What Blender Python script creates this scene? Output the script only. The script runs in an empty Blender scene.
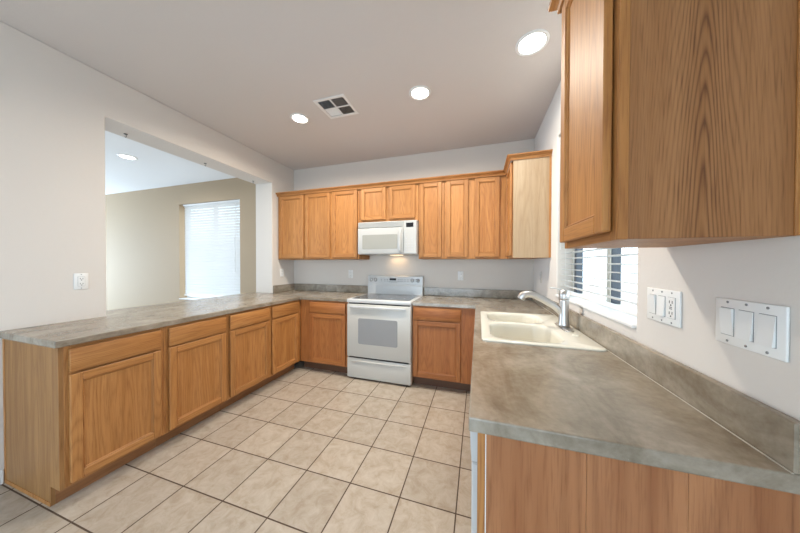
import bpy, bmesh, math, random
from mathutils import Vector, Matrix
random.seed(7)
PI = math.pi
sc = bpy.context.scene
C = sc.collection

# ------------------------------------------------------------------ camera
cd = bpy.data.cameras.new('camera'); cam = bpy.data.objects.new('camera', cd); C.objects.link(cam)
sc.camera = cam
yaw, pitch, roll = 0.3015, -0.0105, 0.0025
f = Vector((-math.sin(yaw)*math.cos(pitch), math.cos(yaw)*math.cos(pitch), math.sin(pitch)))
r = Vector((math.cos(yaw), math.sin(yaw), 0)); u = r.cross(f)
r2 = r*math.cos(roll)+u*math.sin(roll); u2 = -r*math.sin(roll)+u*math.cos(roll)
m = Matrix((r2, u2, -f)).transposed().to_4x4(); m.translation = Vector((0, 0, 1.3193))
cam.matrix_world = m
cd.sensor_width = 36; cd.lens = 251.2085/800*36; cd.clip_start = 0.02; cd.clip_end = 200

# ------------------------------------------------------------------ world, light, exposure
w = bpy.data.worlds.new('sky'); sc.world = w; w.use_nodes = True
wn = w.node_tree; wn.nodes.clear()
wo = wn.nodes.new('ShaderNodeOutputWorld'); wb = wn.nodes.new('ShaderNodeBackground')
wb.inputs[0].default_value = (0.76, 0.88, 1.0, 1); wb.inputs[1].default_value = 4.2
wn.links.new(wb.outputs[0], wo.inputs[0])

def area(name, loc, rot, sx, sy, power, col, spread=PI):
    l = bpy.data.lights.new(name, 'AREA'); l.shape = 'RECTANGLE'; l.size = sx; l.size_y = sy
    l.energy = power; l.color = col; l.spread = spread
    o = bpy.data.objects.new(name, l); C.objects.link(o); o.location = loc; o.rotation_euler = rot
    return o
DAY = (0.54, 0.75, 1.0)
area('fill_light_rear', (-1.2, -3.25, 1.08), (PI/2, 0, 0), 2.7, 2.1, 84, (.60, .79, 1.0))             # points +y, fill light added behind the camera
area('fill_light_side', (0.606+.35, -1.45, 1.35), (0, PI/2, 0), 1.6, 1.8, 22, (.30, .58, 1.0))                     # points -x, added behind the camera to tint the left wall blue
area('daylight_kitchen_window', (0.95, 1.78, 1.72), (0, PI/2, 0), 1.25, 1.05, 6, (.75, .88, 1))         # points -x
area('daylight_dining_window', (-4.53, 3.62, 1.55), (-PI/2, 0, 0), 1.4, 1.7, 2.5, (0.95, 0.98, 1.0))
area('fill_light_dining_rear', (-5.5, -3.25, 1.3), (PI/2, 0, 0), 2.4, 2.0, 10, (1, .90, .76))  # added dining room fill, enters by an unseen rear window
area('fill_light_dining_side', (-9.85, 1.6, 1.15), (0, -PI/2, 0), 1.9, 2.6, 400, (0.58, 0.76, 1.0))            # points +x, fill added to brighten the dining ceiling

vs = sc.view_settings
vs.view_transform = 'Standard'; vs.look = 'None'; vs.gamma = 1; vs.use_curve_mapping = False
vs.exposure = 0.03

# ------------------------------------------------------------------ materials
def nm(name):
    mt = bpy.data.materials.new(name); mt.use_nodes = True
    nt = mt.node_tree
    return mt, nt, nt.nodes['Principled BSDF']
def plain(name, col, rough=0.5, metal=0.0, spec=0.5, coat=0.0, bump=0.0, bscale=200):
    mt, nt, b = nm(name)
    b.inputs['Base Color'].default_value = (*col, 1); b.inputs['Roughness'].default_value = rough
    b.inputs['Metallic'].default_value = metal; b.inputs['Specular IOR Level'].default_value = spec
    b.inputs['Coat Weight'].default_value = coat
    tc = nt.nodes.new('ShaderNodeTexCoord'); n = nt.nodes.new('ShaderNodeTexNoise')
    n.inputs['Scale'].default_value = bscale; n.inputs['Detail'].default_value = 2
    nt.links.new(tc.outputs['Object'], n.inputs['Vector'])
    if bump > 0:
        bp = nt.nodes.new('ShaderNodeBump'); bp.inputs['Strength'].default_value = bump; bp.inputs['Distance'].default_value = 0.002
        nt.links.new(n.outputs['Fac'], bp.inputs['Height']); nt.links.new(bp.outputs[0], b.inputs['Normal'])
    else:
        mr = nt.nodes.new('ShaderNodeMapRange'); mr.inputs[3].default_value = max(0, rough-.03); mr.inputs[4].default_value = rough+.03
        nt.links.new(n.outputs['Fac'], mr.inputs[0]); nt.links.new(mr.outputs[0], b.inputs['Roughness'])
    return mt

def oak(name, axis, light, mid, dark, rough=0.5, rings=6.0, contrast=0.36, fig=1.0, cath=None):
    mt, nt, b = nm(name); N = nt.nodes.new; L = nt.links.new
    tc = N('ShaderNodeTexCoord'); oi = N('ShaderNodeObjectInfo')
    mul = N('ShaderNodeVectorMath'); mul.operation = 'SCALE'; mul.inputs[0].default_value = (13.1, 7.7, 19.3)
    L(oi.outputs['Random'], mul.inputs['Scale'])
    add = N('ShaderNodeVectorMath'); add.operation = 'ADD'; L(tc.outputs['Object'], add.inputs[0]); L(mul.outputs[0], add.inputs[1])
    def mapped(across, along):
        mp = N('ShaderNodeVectorMath'); mp.operation = 'MULTIPLY'
        s = [across]*3; s['xyz'.index(axis)] = along; mp.inputs[1].default_value = s
        L(add.outputs[0], mp.inputs[0]); return mp.outputs[0]
    n1 = N('ShaderNodeTexNoise'); n1.inputs['Scale'].default_value = 1; n1.inputs['Detail'].default_value = 1.5; n1.inputs['Roughness'].default_value = .4
    L(mapped(9*fig, 0.7*fig), n1.inputs['Vector'])
    m1 = N('ShaderNodeMath'); m1.operation = 'MULTIPLY'; m1.inputs[1].default_value = rings*6; L(n1.outputs['Fac'], m1.inputs[0])
    if cath:   # arched figure of a flat-sawn board: nested arches about one upright line
        sx = N('ShaderNodeSeparateXYZ'); L(tc.outputs['Object'], sx.inputs[0])
        def M(op, a, b_=None, c=None):
            q = N('ShaderNodeMath'); q.operation = op
            for i_, v_ in enumerate((a, b_, c)):
                if v_ is None: continue
                if isinstance(v_, (int, float)): q.inputs[i_].default_value = v_
                else: L(v_, q.inputs[i_])
            return q.outputs[0]
        wob = M('MULTIPLY', M('SUBTRACT', n1.outputs['Fac'], .5), .022)
        dx = M('ADD', M('SUBTRACT', sx.outputs[cath[0]], cath[1]), wob)
        rr_ = M('SQRT', M('ADD', M('MULTIPLY', dx, dx), .00006))
        n5 = N('ShaderNodeTexNoise'); n5.inputs['Scale'].default_value = 1; n5.inputs['Detail'].default_value = 2
        L(mapped(9, .9), n5.inputs['Vector'])
        val = M('ADD', M('ADD', rr_, M('MULTIPLY', sx.outputs[2], .075)), M('MULTIPLY', n5.outputs['Fac'], .070))
        m1 = N('ShaderNodeMath'); m1.operation = 'MULTIPLY'; m1.inputs[1].default_value = 300; L(val, m1.inputs[0])
    pp = N('ShaderNodeMath'); pp.operation = 'PINGPONG'; pp.inputs[1].default_value = 1; L(m1.outputs[0], pp.inputs[0])
    pw = N('ShaderNodeMath'); pw.operation = 'POWER'; pw.inputs[1].default_value = 2.2; L(pp.outputs[0], pw.inputs[0])
    n2 = N('ShaderNodeTexNoise'); n2.inputs['Scale'].default_value = 1; n2.inputs['Detail'].default_value = 3; n2.inputs['Roughness'].default_value = .6
    L(mapped(260, 9), n2.inputs['Vector'])
    n3 = N('ShaderNodeTexNoise'); n3.inputs['Scale'].default_value = 1; n3.inputs['Detail'].default_value = 2
    L(mapped(22, 0.9), n3.inputs['Vector'])
    # broad tone
    cr = N('ShaderNodeValToRGB'); e = cr.color_ramp.elements
    e[0].position = .32; e[0].color = (*mid, 1); e[1].position = .68; e[1].color = (*light, 1)
    L(n3.outputs['Fac'], cr.inputs[0])
    # rings and pores darken
    r1 = N('ShaderNodeMath'); r1.operation = 'MULTIPLY'; r1.inputs[1].default_value = contrast; L(pw.outputs[0], r1.inputs[0])
    if cath: L(M('MULTIPLY', M('ADD', M('POWER', 2.718, M('MULTIPLY', M('MULTIPLY', dx, dx), -450.0)), .32), contrast*.75), r1.inputs[1])
    p1 = N('ShaderNodeMapRange'); p1.inputs[1].default_value = .50; p1.inputs[2].default_value = .72; p1.inputs[3].default_value = 0; p1.inputs[4].default_value = .5
    L(n2.outputs['Fac'], p1.inputs[0])
    sm = N('ShaderNodeMath'); sm.operation = 'ADD'; sm.use_clamp = True; L(r1.outputs[0], sm.inputs[0]); L(p1.outputs[0], sm.inputs[1])
    mx = N('ShaderNodeMix'); mx.data_type = 'RGBA'; L(sm.outputs[0], mx.inputs[0]); L(cr.outputs[0], mx.inputs[6]); mx.inputs[7].default_value = (*dark, 1)
    # slight variation per object
    hs = N('ShaderNodeHueSaturation'); mr = N('ShaderNodeMapRange'); mr.inputs[3].default_value = .90; mr.inputs[4].default_value = 1.08
    L(oi.outputs['Random'], mr.inputs[0]); L(mr.outputs[0], hs.inputs['Value']); L(mx.outputs[2], hs.inputs['Color'])
    L(hs.outputs[0], b.inputs['Base Color'])
    b.inputs['Roughness'].default_value = rough; b.inputs['Specular IOR Level'].default_value = .45
    bp = N('ShaderNodeBump'); bp.inputs['Strength'].default_value = .12; bp.inputs['Distance'].default_value = .001
    L(n2.outputs['Fac'], bp.inputs['Height']); L(bp.outputs[0], b.inputs['Normal'])
    return mt
LT, MD, DK = (.50, .232, .072), (.41, .172, .045), (.21, .068, .015)
oak_z = oak('honey_oak_upright', 'z', LT, MD, DK)
oak_x = oak('honey_oak_level', 'x', LT, MD, DK)
oak_y = oak('honey_oak_deep', 'y', LT, MD, DK)
LT2, MD2, DK2 = (.45, .172, .046), (.35, .118, .029), (.18, .055, .012)  # same oak; shade on the lower back cabinets put into a darker colour
shade_z = oak('shaded_oak_upright', 'z', LT2, MD2, DK2)
shade_x = oak('shaded_oak_level', 'x', LT2, MD2, DK2)
oak_pale = oak('pale_oak_veneer', 'z', (.47, .34, .215), (.42, .29, .17), (.31, .19, .10), rings=4, contrast=.35)
oak_veneer = oak('brown_oak_veneer', 'z', (.44, .205, .080), (.33, .140, .047), (.15, .055, .017), rings=6, contrast=.95, fig=.8, rough=.40, cath=(1, .150))
oak_side = oak('side_oak_veneer', 'z', (.38, .195, .07), (.27, .125, .04), (.18, .075, .022), rings=4, contrast=.35)
oak_end = oak('end_panel_veneer', 'z', (.41, .185, .082), (.29, .112, .045), (.19, .065, .024), rings=3, contrast=.4, fig=.8, rough=.3)
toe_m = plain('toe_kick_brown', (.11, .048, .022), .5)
toe_l = oak('toe_kick_oak', 'x', (.36, .17, .07), (.30, .135, .05), (.20, .08, .03))

def wallmat(name, col, rough=.75, bump=.25):
    mt, nt, b = nm(name); N = nt.nodes.new; L = nt.links.new
    tc = N('ShaderNodeTexCoord'); n = N('ShaderNodeTexNoise'); n.inputs['Scale'].default_value = 55; n.inputs['Detail'].default_value = 3
    L(tc.outputs['Object'], n.inputs['Vector'])
    bp = N('ShaderNodeBump'); bp.inputs['Strength'].default_value = bump; bp.inputs['Distance'].default_value = .002
    L(n.outputs['Fac'], bp.inputs['Height']); L(bp.outputs[0], b.inputs['Normal'])
    b.inputs['Base Color'].default_value = (*col, 1); b.inputs['Roughness'].default_value = rough
    b.inputs['Specular IOR Level'].default_value = .25
    return mt
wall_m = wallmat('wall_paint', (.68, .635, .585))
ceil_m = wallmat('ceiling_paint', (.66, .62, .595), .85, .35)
beige_m = wallmat('dining_wall_bounce', (.41, .31, .205))  # warm bounced light in the dining room put into the wall colour

def counter():
    mt, nt, b = nm('mottled_laminate'); N = nt.nodes.new; L = nt.links.new
    tc = N('ShaderNodeTexCoord')
    n = N('ShaderNodeTexNoise'); n.inputs['Scale'].default_value = 6.5; n.inputs['Detail'].default_value = 6; n.inputs['Roughness'].default_value = .62; n.inputs['Distortion'].default_value = .8
    n2 = N('ShaderNodeTexNoise'); n2.inputs['Scale'].default_value = 45; n2.inputs['Detail'].default_value = 4; n2.inputs['Roughness'].default_value = .65
    mp = N('ShaderNodeMapping'); mp.inputs['Scale'].default_value = (1.0, .55, 1); L(tc.outputs['Object'], mp.inputs[0])
    L(mp.outputs[0], n.inputs['Vector']); L(tc.outputs['Object'], n2.inputs['Vector'])
    cr = N('ShaderNodeValToRGB'); e = cr.color_ramp.elements
    e[0].position = .30; e[0].color = (.150, .116, .076, 1); e[1].position = .72; e[1].color = (.395, .350, .285, 1)
    k = e.new(.5); k.color = (.265, .223, .168, 1)
    a = N('ShaderNodeMath'); a.operation = 'MULTIPLY_ADD'; a.inputs[1].default_value = .26; L(n2.outputs['Fac'], a.inputs[0])
    s = N('ShaderNodeMath'); s.operation = 'MULTIPLY_ADD'; s.inputs[1].default_value = .85; s.inputs[2].default_value = -.05; L(n.outputs['Fac'], s.inputs[0])
    L(s.outputs[0], a.inputs[2]); L(a.outputs[0], cr.inputs[0]); L(cr.outputs[0], b.inputs['Base Color'])
    rr = N('ShaderNodeMapRange'); rr.inputs[3].default_value = .20; rr.inputs[4].default_value = .30; L(n2.outputs['Fac'], rr.inputs[0]); L(rr.outputs[0], b.inputs['Roughness'])
    b.inputs['Specular IOR Level'].default_value = .95
    bp = N('ShaderNodeBump'); bp.inputs['Strength'].default_value = .02; bp.inputs['Distance'].default_value = .001
    L(n2.outputs['Fac'], bp.inputs['Height']); L(bp.outputs[0], b.inputs['Normal'])
    return mt
lam = counter()

def tiles():
    mt, nt, b = nm('ceramic_floor_tile'); N = nt.nodes.new; L = nt.links.new
    tc = N('ShaderNodeTexCoord'); mp = N('ShaderNodeMapping')
    PX, PY = .3105, .3152
    mp.inputs['Location'].default_value = (.103+PX*40+.0025, -1.345+PY*40+.0025, 0); L(tc.outputs['Object'], mp.inputs[0])
    br = N('ShaderNodeTexBrick'); br.offset = 0; br.squash = 1
    br.inputs['Scale'].default_value = 1; br.inputs['Brick Width'].default_value = PX; br.inputs['Row Height'].default_value = PY
    br.inputs['Mortar Size'].default_value = .0042; br.inputs['Mortar Smooth'].default_value = .3; br.inputs['Bias'].default_value = 0
    br.inputs['Color1'].default_value = (0, 0, 0, 1); br.inputs['Color2'].default_value = (1, 1, 1, 1); br.inputs['Mortar'].default_value = (.5, .5, .5, 1)
    L(mp.outputs[0], br.inputs['Vector'])
    # per-tile offset of the cloud pattern
    fl = N('ShaderNodeVectorMath'); fl.operation = 'DIVIDE'; fl.inputs[1].default_value = (PX, PY, 1); L(mp.outputs[0], fl.inputs[0])
    fo = N('ShaderNodeVectorMath'); fo.operation = 'FLOOR'; L(fl.outputs[0], fo.inputs[0])
    sc_ = N('ShaderNodeVectorMath'); sc_.operation = 'MULTIPLY'; sc_.inputs[1].default_value = (3.7, 5.3, 0); L(fo.outputs[0], sc_.inputs[0])
    ad = N('ShaderNodeVectorMath'); ad.operation = 'ADD'; L(tc.outputs['Object'], ad.inputs[0]); L(sc_.outputs[0], ad.inputs[1])
    n = N('ShaderNodeTexNoise'); n.inputs['Scale'].default_value = 13; n.inputs['Detail'].default_value = 6; n.inputs['Roughness'].default_value = .7; n.inputs['Distortion'].default_value = .6
    L(ad.outputs[0], n.inputs['Vector'])
    cr = N('ShaderNodeValToRGB'); e = cr.color_ramp.elements
    e[0].position = .30; e[0].color = (.35, .28, .205, 1); e[1].position = .72; e[1].color = (.53, .475, .405, 1)
    k = e.new(.5); k.color = (.445, .382, .308, 1)
    L(n.outputs['Fac'], cr.inputs[0])
    wn_ = N('ShaderNodeTexWhiteNoise'); L(fo.outputs[0], wn_.inputs['Vector'])
    mr = N('ShaderNodeMapRange'); mr.inputs[3].default_value = .93; mr.inputs[4].default_value = 1.06; L(wn_.outputs['Value'], mr.inputs[0])
    hs = N('ShaderNodeHueSaturation'); L(cr.outputs[0], hs.inputs['Color']); L(mr.outputs[0], hs.inputs['Value'])
    mx = N('ShaderNodeMix'); mx.data_type = 'RGBA'; L(br.outputs['Fac'], mx.inputs[0]); L(hs.outputs[0], mx.inputs[6]); mx.inputs[7].default_value = (.085, .055, .036, 1)
    L(mx.outputs[2], b.inputs['Base Color'])
    rr = N('ShaderNodeMapRange'); rr.inputs[3].default_value = .32; rr.inputs[4].default_value = .85; L(br.outputs['Fac'], rr.inputs[0]); L(rr.outputs[0], b.inputs['Roughness'])
    iv = N('ShaderNodeMath'); iv.operation = 'MULTIPLY_ADD'; iv.inputs[1].default_value = -1; iv.inputs[2].default_value = 1; L(br.outputs['Fac'], iv.inputs[0])
    s2 = N('ShaderNodeMath'); s2.operation = 'MULTIPLY_ADD'; s2.inputs[1].default_value = .12; L(n.outputs['Fac'], s2.inputs[0]); L(iv.outputs[0], s2.inputs[2])
    bp = N('ShaderNodeBump'); bp.inputs['Strength'].default_value = .4; bp.inputs['Distance'].default_value = .002
    L(s2.outputs[0], bp.inputs['Height']); L(bp.outputs[0], b.inputs['Normal'])
    return mt
tile_m = tiles()

white = plain('white_paint', (.80, .80, .79), .4)
plate_m = plain('white_plastic', (.80, .80, .78), .3)
plate_b = plain('painted_plate', (.60, .57, .52), .5)
slot_m = plain('dark_slot', (.02, .02, .02), .6)
gap_m = plain('gap_and_mark_grey', (.25, .25, .25), .6)  # plain mid grey of bezels, buttons, screws and dial marks
appl = plain('white_enamel', (.60, .605, .60), .22, coat=.3)
mw_m = plain('microwave_enamel', (.47, .47, .455), .3)
appl2 = plain('almond_white_enamel', (.55, .535, .49), .3)
grille_m = plain('pale_grille', (.48, .48, .45), .4)
mwin = plain('microwave_window', (.33, .33, .30), .15)
owin = plain('oven_window_grey', (.30, .305, .31), .12)
ctop = plain('ceramic_cooktop', (.10, .105, .115), .12)
ring_m = plain('burner_ring', (.22, .22, .23), .3)
black_m = plain('black_gloss', (.012, .012, .015), .1)
sink_m = plain('biscuit_composite', (.78, .75, .655), .18, coat=.4)
nickel = plain('brushed_nickel', (.58, .57, .56), .32, metal=1)
dark_metal = plain('dark_metal', (.12, .12, .12), .4, metal=.8)
frame_m = plain('window_frame_paint', (.50, .46, .38), .4)
stile_shade = plain('window_stile_shade', (.045, .055, .07), .4)  # shade on the stile sides put into a dark slate colour
caulk_d = plain('tan_caulk', (.52, .48, .40), .6)
caulk = plain('white_caulk', (.8, .78, .74), .6)
stucco = plain('exterior_stucco', (.85, .82, .76), .9, bump=.3)
ground_m = plain('exterior_gravel', (.62, .56, .48), .95, bump=.5, bscale=60)

def slat_mat(name, col, trans):
    mt, nt, b = nm(name); N = nt.nodes.new; L = nt.links.new
    b.inputs['Base Color'].default_value = (*col, 1); b.inputs['Roughness'].default_value = .45
    tr = N('ShaderNodeBsdfTranslucent'); tr.inputs[0].default_value = (.9, .9, .88, 1)
    ms = N('ShaderNodeMixShader'); ms.inputs[0].default_value = trans
    L(b.outputs[0], ms.inputs[1]); L(tr.outputs[0], ms.inputs[2]); L(ms.outputs[0], nt.nodes['Material Output'].inputs[0])
    return mt
slat_far = slat_mat('white_blind_slat', (.70, .70, .69), .07)
slat_near = slat_mat('shaded_white_slat', (.50, .50, .49), .0)  # white slats, their shade against the window put into a greyer colour
def glass_mat():
    mt, nt, b = nm('window_glass'); N = nt.nodes.new; L = nt.links.new
    t = N('ShaderNodeBsdfTransparent'); t.inputs[0].default_value = (.95, .97, .97, 1); g = N('ShaderNodeBsdfGlossy'); g.inputs['Roughness'].default_value = .02
    fc = N('ShaderNodeLayerWeight'); fc.inputs[0].default_value = .5
    pw = N('ShaderNodeMath'); pw.operation = 'POWER'; pw.inputs[1].default_value = 5; L(fc.outputs['Facing'], pw.inputs[0])
    lw = N('ShaderNodeMath'); lw.operation = 'MULTIPLY_ADD'; lw.inputs[1].default_value = .35; lw.inputs[2].default_value = .03; L(pw.outputs[0], lw.inputs[0])
    ms = N('ShaderNodeMixShader'); L(lw.outputs[0], ms.inputs[0]); L(t.outputs[0], ms.inputs[1]); L(g.outputs[0], ms.inputs[2])
    L(ms.outputs[0], nt.nodes['Material Output'].inputs[0])
    return mt
glass_m = glass_mat()
def emit(name, col, s):
    mt, nt, b = nm(name); b.inputs['Base Color'].default_value = (.8, .8, .8, 1)
    b.inputs['Emission Color'].default_value = (*col, 1); b.inputs['Emission Strength'].default_value = s
    return mt
lens_warm = emit('warm_lamp_lens', (1, .93, .82), 9)
lens_cool = emit('cool_lamp_lens', (.97, 1, 1), 9)
lens_micro = emit('cooktop_lamp_lens', (1, .72, .40), 2)

# ------------------------------------------------------------------ mesh helpers
class MB:
    def __init__(s): s.bm = bmesh.new(); s.mats = []
    def mi(s, mat):
        if mat not in s.mats: s.mats.append(mat)
        return s.mats.index(mat)
    def box(s, a, b, mat, bev=0.0, seg=1):
        x0, x1 = sorted((a[0], b[0])); y0, y1 = sorted((a[1], b[1])); z0, z1 = sorted((a[2], b[2]))
        t = bmesh.new()
        v = [t.verts.new(p) for p in [(x0,y0,z0),(x1,y0,z0),(x1,y1,z0),(x0,y1,z0),(x0,y0,z1),(x1,y0,z1),(x1,y1,z1),(x0,y1,z1)]]
        for q in [(3,2,1,0),(4,5,6,7),(0,1,5,4),(1,2,6,5),(2,3,7,6),(3,0,4,7)]: t.faces.new([v[i] for i in q])
        if bev > 0:
            bev = min(bev, .45*min(x1-x0, y1-y0, z1-z0))
            bmesh.ops.bevel(t, geom=t.edges[:], offset=bev, segments=seg, profile=.5, affect='EDGES')
        s.merge(t, mat, smooth=seg > 1); return s
    def merge(s, t, mat, smooth=False, xf=None):
        k = s.mi(mat); t.normal_update(); mp = {}
        for v in t.verts: mp[v] = s.bm.verts.new(xf @ v.co if xf else v.co)
        for fc in t.faces:
            try: nf = s.bm.faces.new([mp[v] for v in fc.verts])
            except ValueError: continue
            nf.material_index = k; nf.smooth = smooth
        t.free()
    def lathe(s, prof, mat, axis='z', at=(0,0,0), n=28, closed=True, smooth=True):
        """prof: list of (r, h)"""
        t = bmesh.new(); rings = []
        for (rr, h) in prof:
            ring = []
            if rr < 1e-6: ring = [t.verts.new((0, 0, h))]
            else:
                for i in range(n):
                    a = 2*PI*i/n; ring.append(t.verts.new((rr*math.cos(a), rr*math.sin(a), h)))
            rings.append(ring)
        for A, B in zip(rings, rings[1:]):
            for i in range(n):
                j = (i+1) % n
                if len(A) == 1 and len(B) == 1: continue
                if len(A) == 1: t.faces.new((A[0], B[i], B[j]))
                elif len(B) == 1: t.faces.new((A[i], A[j], B[0]))
                else: t.faces.new((A[i], A[j], B[j], B[i]))
        if closed:
            for R_, rev in ((rings[0], True), (rings[-1], False)):
                if len(R_) > 1: t.faces.new(R_[::-1] if rev else R_)
        bmesh.ops.recalc_face_normals(t, faces=t.faces[:])
        rot = {'z': Matrix.Identity(4), 'x': Matrix.Rotation(PI/2, 4, 'Y'), '-x': Matrix.Rotation(-PI/2, 4, 'Y'),
               'y': Matrix.Rotation(-PI/2, 4, 'X'), '-y': Matrix.Rotation(PI/2, 4, 'X'), '-z': Matrix.Rotation(PI, 4, 'X')}[axis]
        s.merge(t, mat, smooth, Matrix.Translation(at) @ rot); return s
    def tube(s, pts, rad, mat, n=14, squash=None):
        pts = [Vector(p) for p in pts]; t = bmesh.new(); rings = []
        rads = rad if isinstance(rad, (list, tuple)) else [rad]*len(pts)
        up = None
        for i, p in enumerate(pts):
            d = (pts[min(i+1, len(pts)-1)] - pts[max(i-1, 0)]).normalized()
            if up is None: up = d.orthogonal().normalized()
            up = (up - d*up.dot(d)).normalized(); sd = d.cross(up)
            rings.append([t.verts.new(p + (up*math.cos(2*PI*k/n) + sd*math.sin(2*PI*k/n))*rads[i]) for k in range(n)])
        for A, B in zip(rings, rings[1:]):
            for i in range(n): t.faces.new((A[i], A[(i+1) % n], B[(i+1) % n], B[i]))
        t.faces.new(rings[0][::-1]); t.faces.new(rings[-1])
        bmesh.ops.recalc_face_normals(t, faces=t.faces[:])
        s.merge(t, mat, True); return s
    def prism(s, poly, h0, h1, mat, axis='z', bev=0):
        t = bmesh.new()
        def P(a, b, h): return {'z': (a, b, h), 'y': (a, h, b), 'x': (h, a, b)}[axis]
        A = [t.verts.new(P(a, b, h0)) for a, b in poly]; B = [t.verts.new(P(a, b, h1)) for a, b in poly]
        t.faces.new(A); t.faces.new(B)
        n = len(poly)
        for i in range(n): t.faces.new((A[i], A[(i+1) % n], B[(i+1) % n], B[i]))
        bmesh.ops.recalc_face_normals(t, faces=t.faces[:])
        if bev: bmesh.ops.bevel(t, geom=t.edges[:], offset=bev, segments=1, affect='EDGES')
        s.merge(t, mat); return s
    def sweep(s, path, prof, mat):
        """mitred sweep of a closed profile (out, z) along a level polyline; out is to the right of travel"""
        t = bmesh.new(); rings = []; P = [Vector(p) for p in path]
        for i, p in enumerate(P):
            d0 = (P[i]-P[i-1]).normalized() if i else None; d1 = (P[i+1]-P[i]).normalized() if i < len(P)-1 else None
            n0 = Vector((d0.y, -d0.x)) if d0 else None; n1 = Vector((d1.y, -d1.x)) if d1 else None
            if n0 and n1: nn = (n0+n1); nn = nn/ (1+n0.dot(n1))
            else: nn = n0 or n1
            rings.append([t.verts.new((p.x+nn.x*o, p.y+nn.y*o, z)) for o, z in prof])
        k = len(prof)
        for A, B in zip(rings, rings[1:]):
            for i in range(k): t.faces.new((A[i], A[(i+1) % k], B[(i+1) % k], B[i]))
        t.faces.new(rings[0]); t.faces.new(rings[-1])
        bmesh.ops.recalc_face_normals(t, faces=t.faces[:]); s.merge(t, mat); return s
    def cells(s, xs, ys, mask, z0, z1, mat, flip=None):
        """slab from a grid of cells (mask[j][i]); walls only on the outline"""
        t = bmesh.new(); V = {}
        def v(i, j, k):
            if (i, j, k) not in V: V[(i, j, k)] = t.verts.new((xs[i], ys[j], (z0, z1)[k]))
            return V[(i, j, k)]
        nx, ny = len(xs)-1, len(ys)-1
        on = lambda i, j: 0 <= i < nx and 0 <= j < ny and mask[j][i]
        for j in range(ny):
            for i in range(nx):
                if not on(i, j): continue
                t.faces.new((v(i,j,1), v(i+1,j,1), v(i+1,j+1,1), v(i,j+1,1))); t.faces.new((v(i,j,0), v(i,j+1,0), v(i+1,j+1,0), v(i+1,j,0)))
                if not on(i-1, j): t.faces.new((v(i,j,0), v(i,j,1), v(i,j+1,1), v(i,j+1,0)))
                if not on(i+1, j): t.faces.new((v(i+1,j,0), v(i+1,j+1,0), v(i+1,j+1,1), v(i+1,j,1)))
                if not on(i, j-1): t.faces.new((v(i,j,0), v(i+1,j,0), v(i+1,j,1), v(i,j,1)))
                if not on(i, j+1): t.faces.new((v(i,j+1,0), v(i,j+1,1), v(i+1,j+1,1), v(i+1,j+1,0)))
        xf = None
        if flip == 'yz': xf = Matrix(((1,0,0,0),(0,0,1,0),(0,1,0,0),(0,0,0,1)))     # (x,y,z)->(x,z,y)
        if flip == 'xyz': xf = Matrix(((0,0,1,0),(1,0,0,0),(0,1,0,0),(0,0,0,1)))    # xs->y, ys->z, z->x
        if xf: 
            for vv in t.verts: vv.co = xf @ vv.co
        bmesh.ops.recalc_face_normals(t, faces=t.faces[:])
        s.merge(t, mat); return s
    def build(s, name, parent=None, bevel=0, seg=1, weld=False):
        if weld: bmesh.ops.remove_doubles(s.bm, verts=s.bm.verts[:], dist=1e-5)
        me = bpy.data.meshes.new(name); s.bm.to_mesh(me); s.bm.free()
        for mt in s.mats: me.materials.append(mt)
        o = bpy.data.objects.new(name, me); C.objects.link(o)
        if parent: o.parent = parent
        if bevel:
            b = o.modifiers.new('edge', 'BEVEL'); b.width = bevel; b.segments = seg; b.limit_method = 'ANGLE'; b.angle_limit = math.radians(40)
        return o
def tag(o, label, cat, group=None):
    o['label'] = label; o['category'] = cat
    if group: o['group'] = group
    return o
def thing(name, label, cat, loc=(0,0,0), rotz=0, group=None):
    o = bpy.data.objects.new(name, None); C.objects.link(o); o.location = loc; o.rotation_euler = (0, 0, rotz)
    o.empty_display_size = .1
    return tag(o, label, cat, group)
def struct(mb, name, parent=None, **k):
    o = mb.build(name, parent, **k)
    if not parent: o['kind'] = 'structure'
    return o
def dup(root, loc, rotz=0, label=None):
    c = root.copy(); C.objects.link(c); c.location = loc; c.rotation_euler = (0, 0, rotz)
    if label: c['label'] = label
    for ch in list(root.children):
        d = ch.copy(); C.objects.link(d); d.parent = c
        for g in list(ch.children):
            h = g.copy(); C.objects.link(h); h.parent = d
    return c

# ------------------------------------------------------------------ room
H = 2.755; XL = -2.712; XL2 = -3.0; XR = .606; YB = 3.214; YF = -3.0; XFL = -9.5
struct(MB().box((XFL-.2, YF-.2, -.1), (XR+.2, YB+.2, 0), tile_m), 'floor')
struct(MB().box((XL2+.1, YF-.2, H), (XR+.2, YB+.2, H+.12), ceil_m), 'ceiling')
struct(MB().box((XFL-.2, YF-.2, H), (XL2+.1, YB+.2, H+.12), wallmat('dining_ceiling_lit', (.82, .82, .82), .85, .35)), 'ceiling_dining')  # stronger light on the dining ceiling put into a whiter colour
# back wall, carrying the dining window
WX0, WX1, WZ0, WZ1 = -5.257, -3.797, .66, 2.40
struct(MB().box((XL2+.1, YB, 0), (XR+.2, YB+.2, H), wall_m), 'wall_back')
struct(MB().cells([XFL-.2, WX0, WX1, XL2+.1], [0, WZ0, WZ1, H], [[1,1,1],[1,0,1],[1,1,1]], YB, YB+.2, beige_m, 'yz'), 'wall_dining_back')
# right wall with kitchen window
KY0, KY1, KZ0, KZ1 = 1.243, 2.313, 1.062, 2.344
struct(MB().cells([YF-.2, -2.35, -.55, KY0, KY1, YB], [0, .55, KZ0, 2.15, KZ1, H], [[1,1,1,1,1],[1,0,1,1,1],[1,0,1,0,1],[1,1,1,0,1],[1,1,1,1,1]], XR, XR+.18, wall_m, 'xyz'), 'wall_right', bevel=.008, seg=2)
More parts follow.
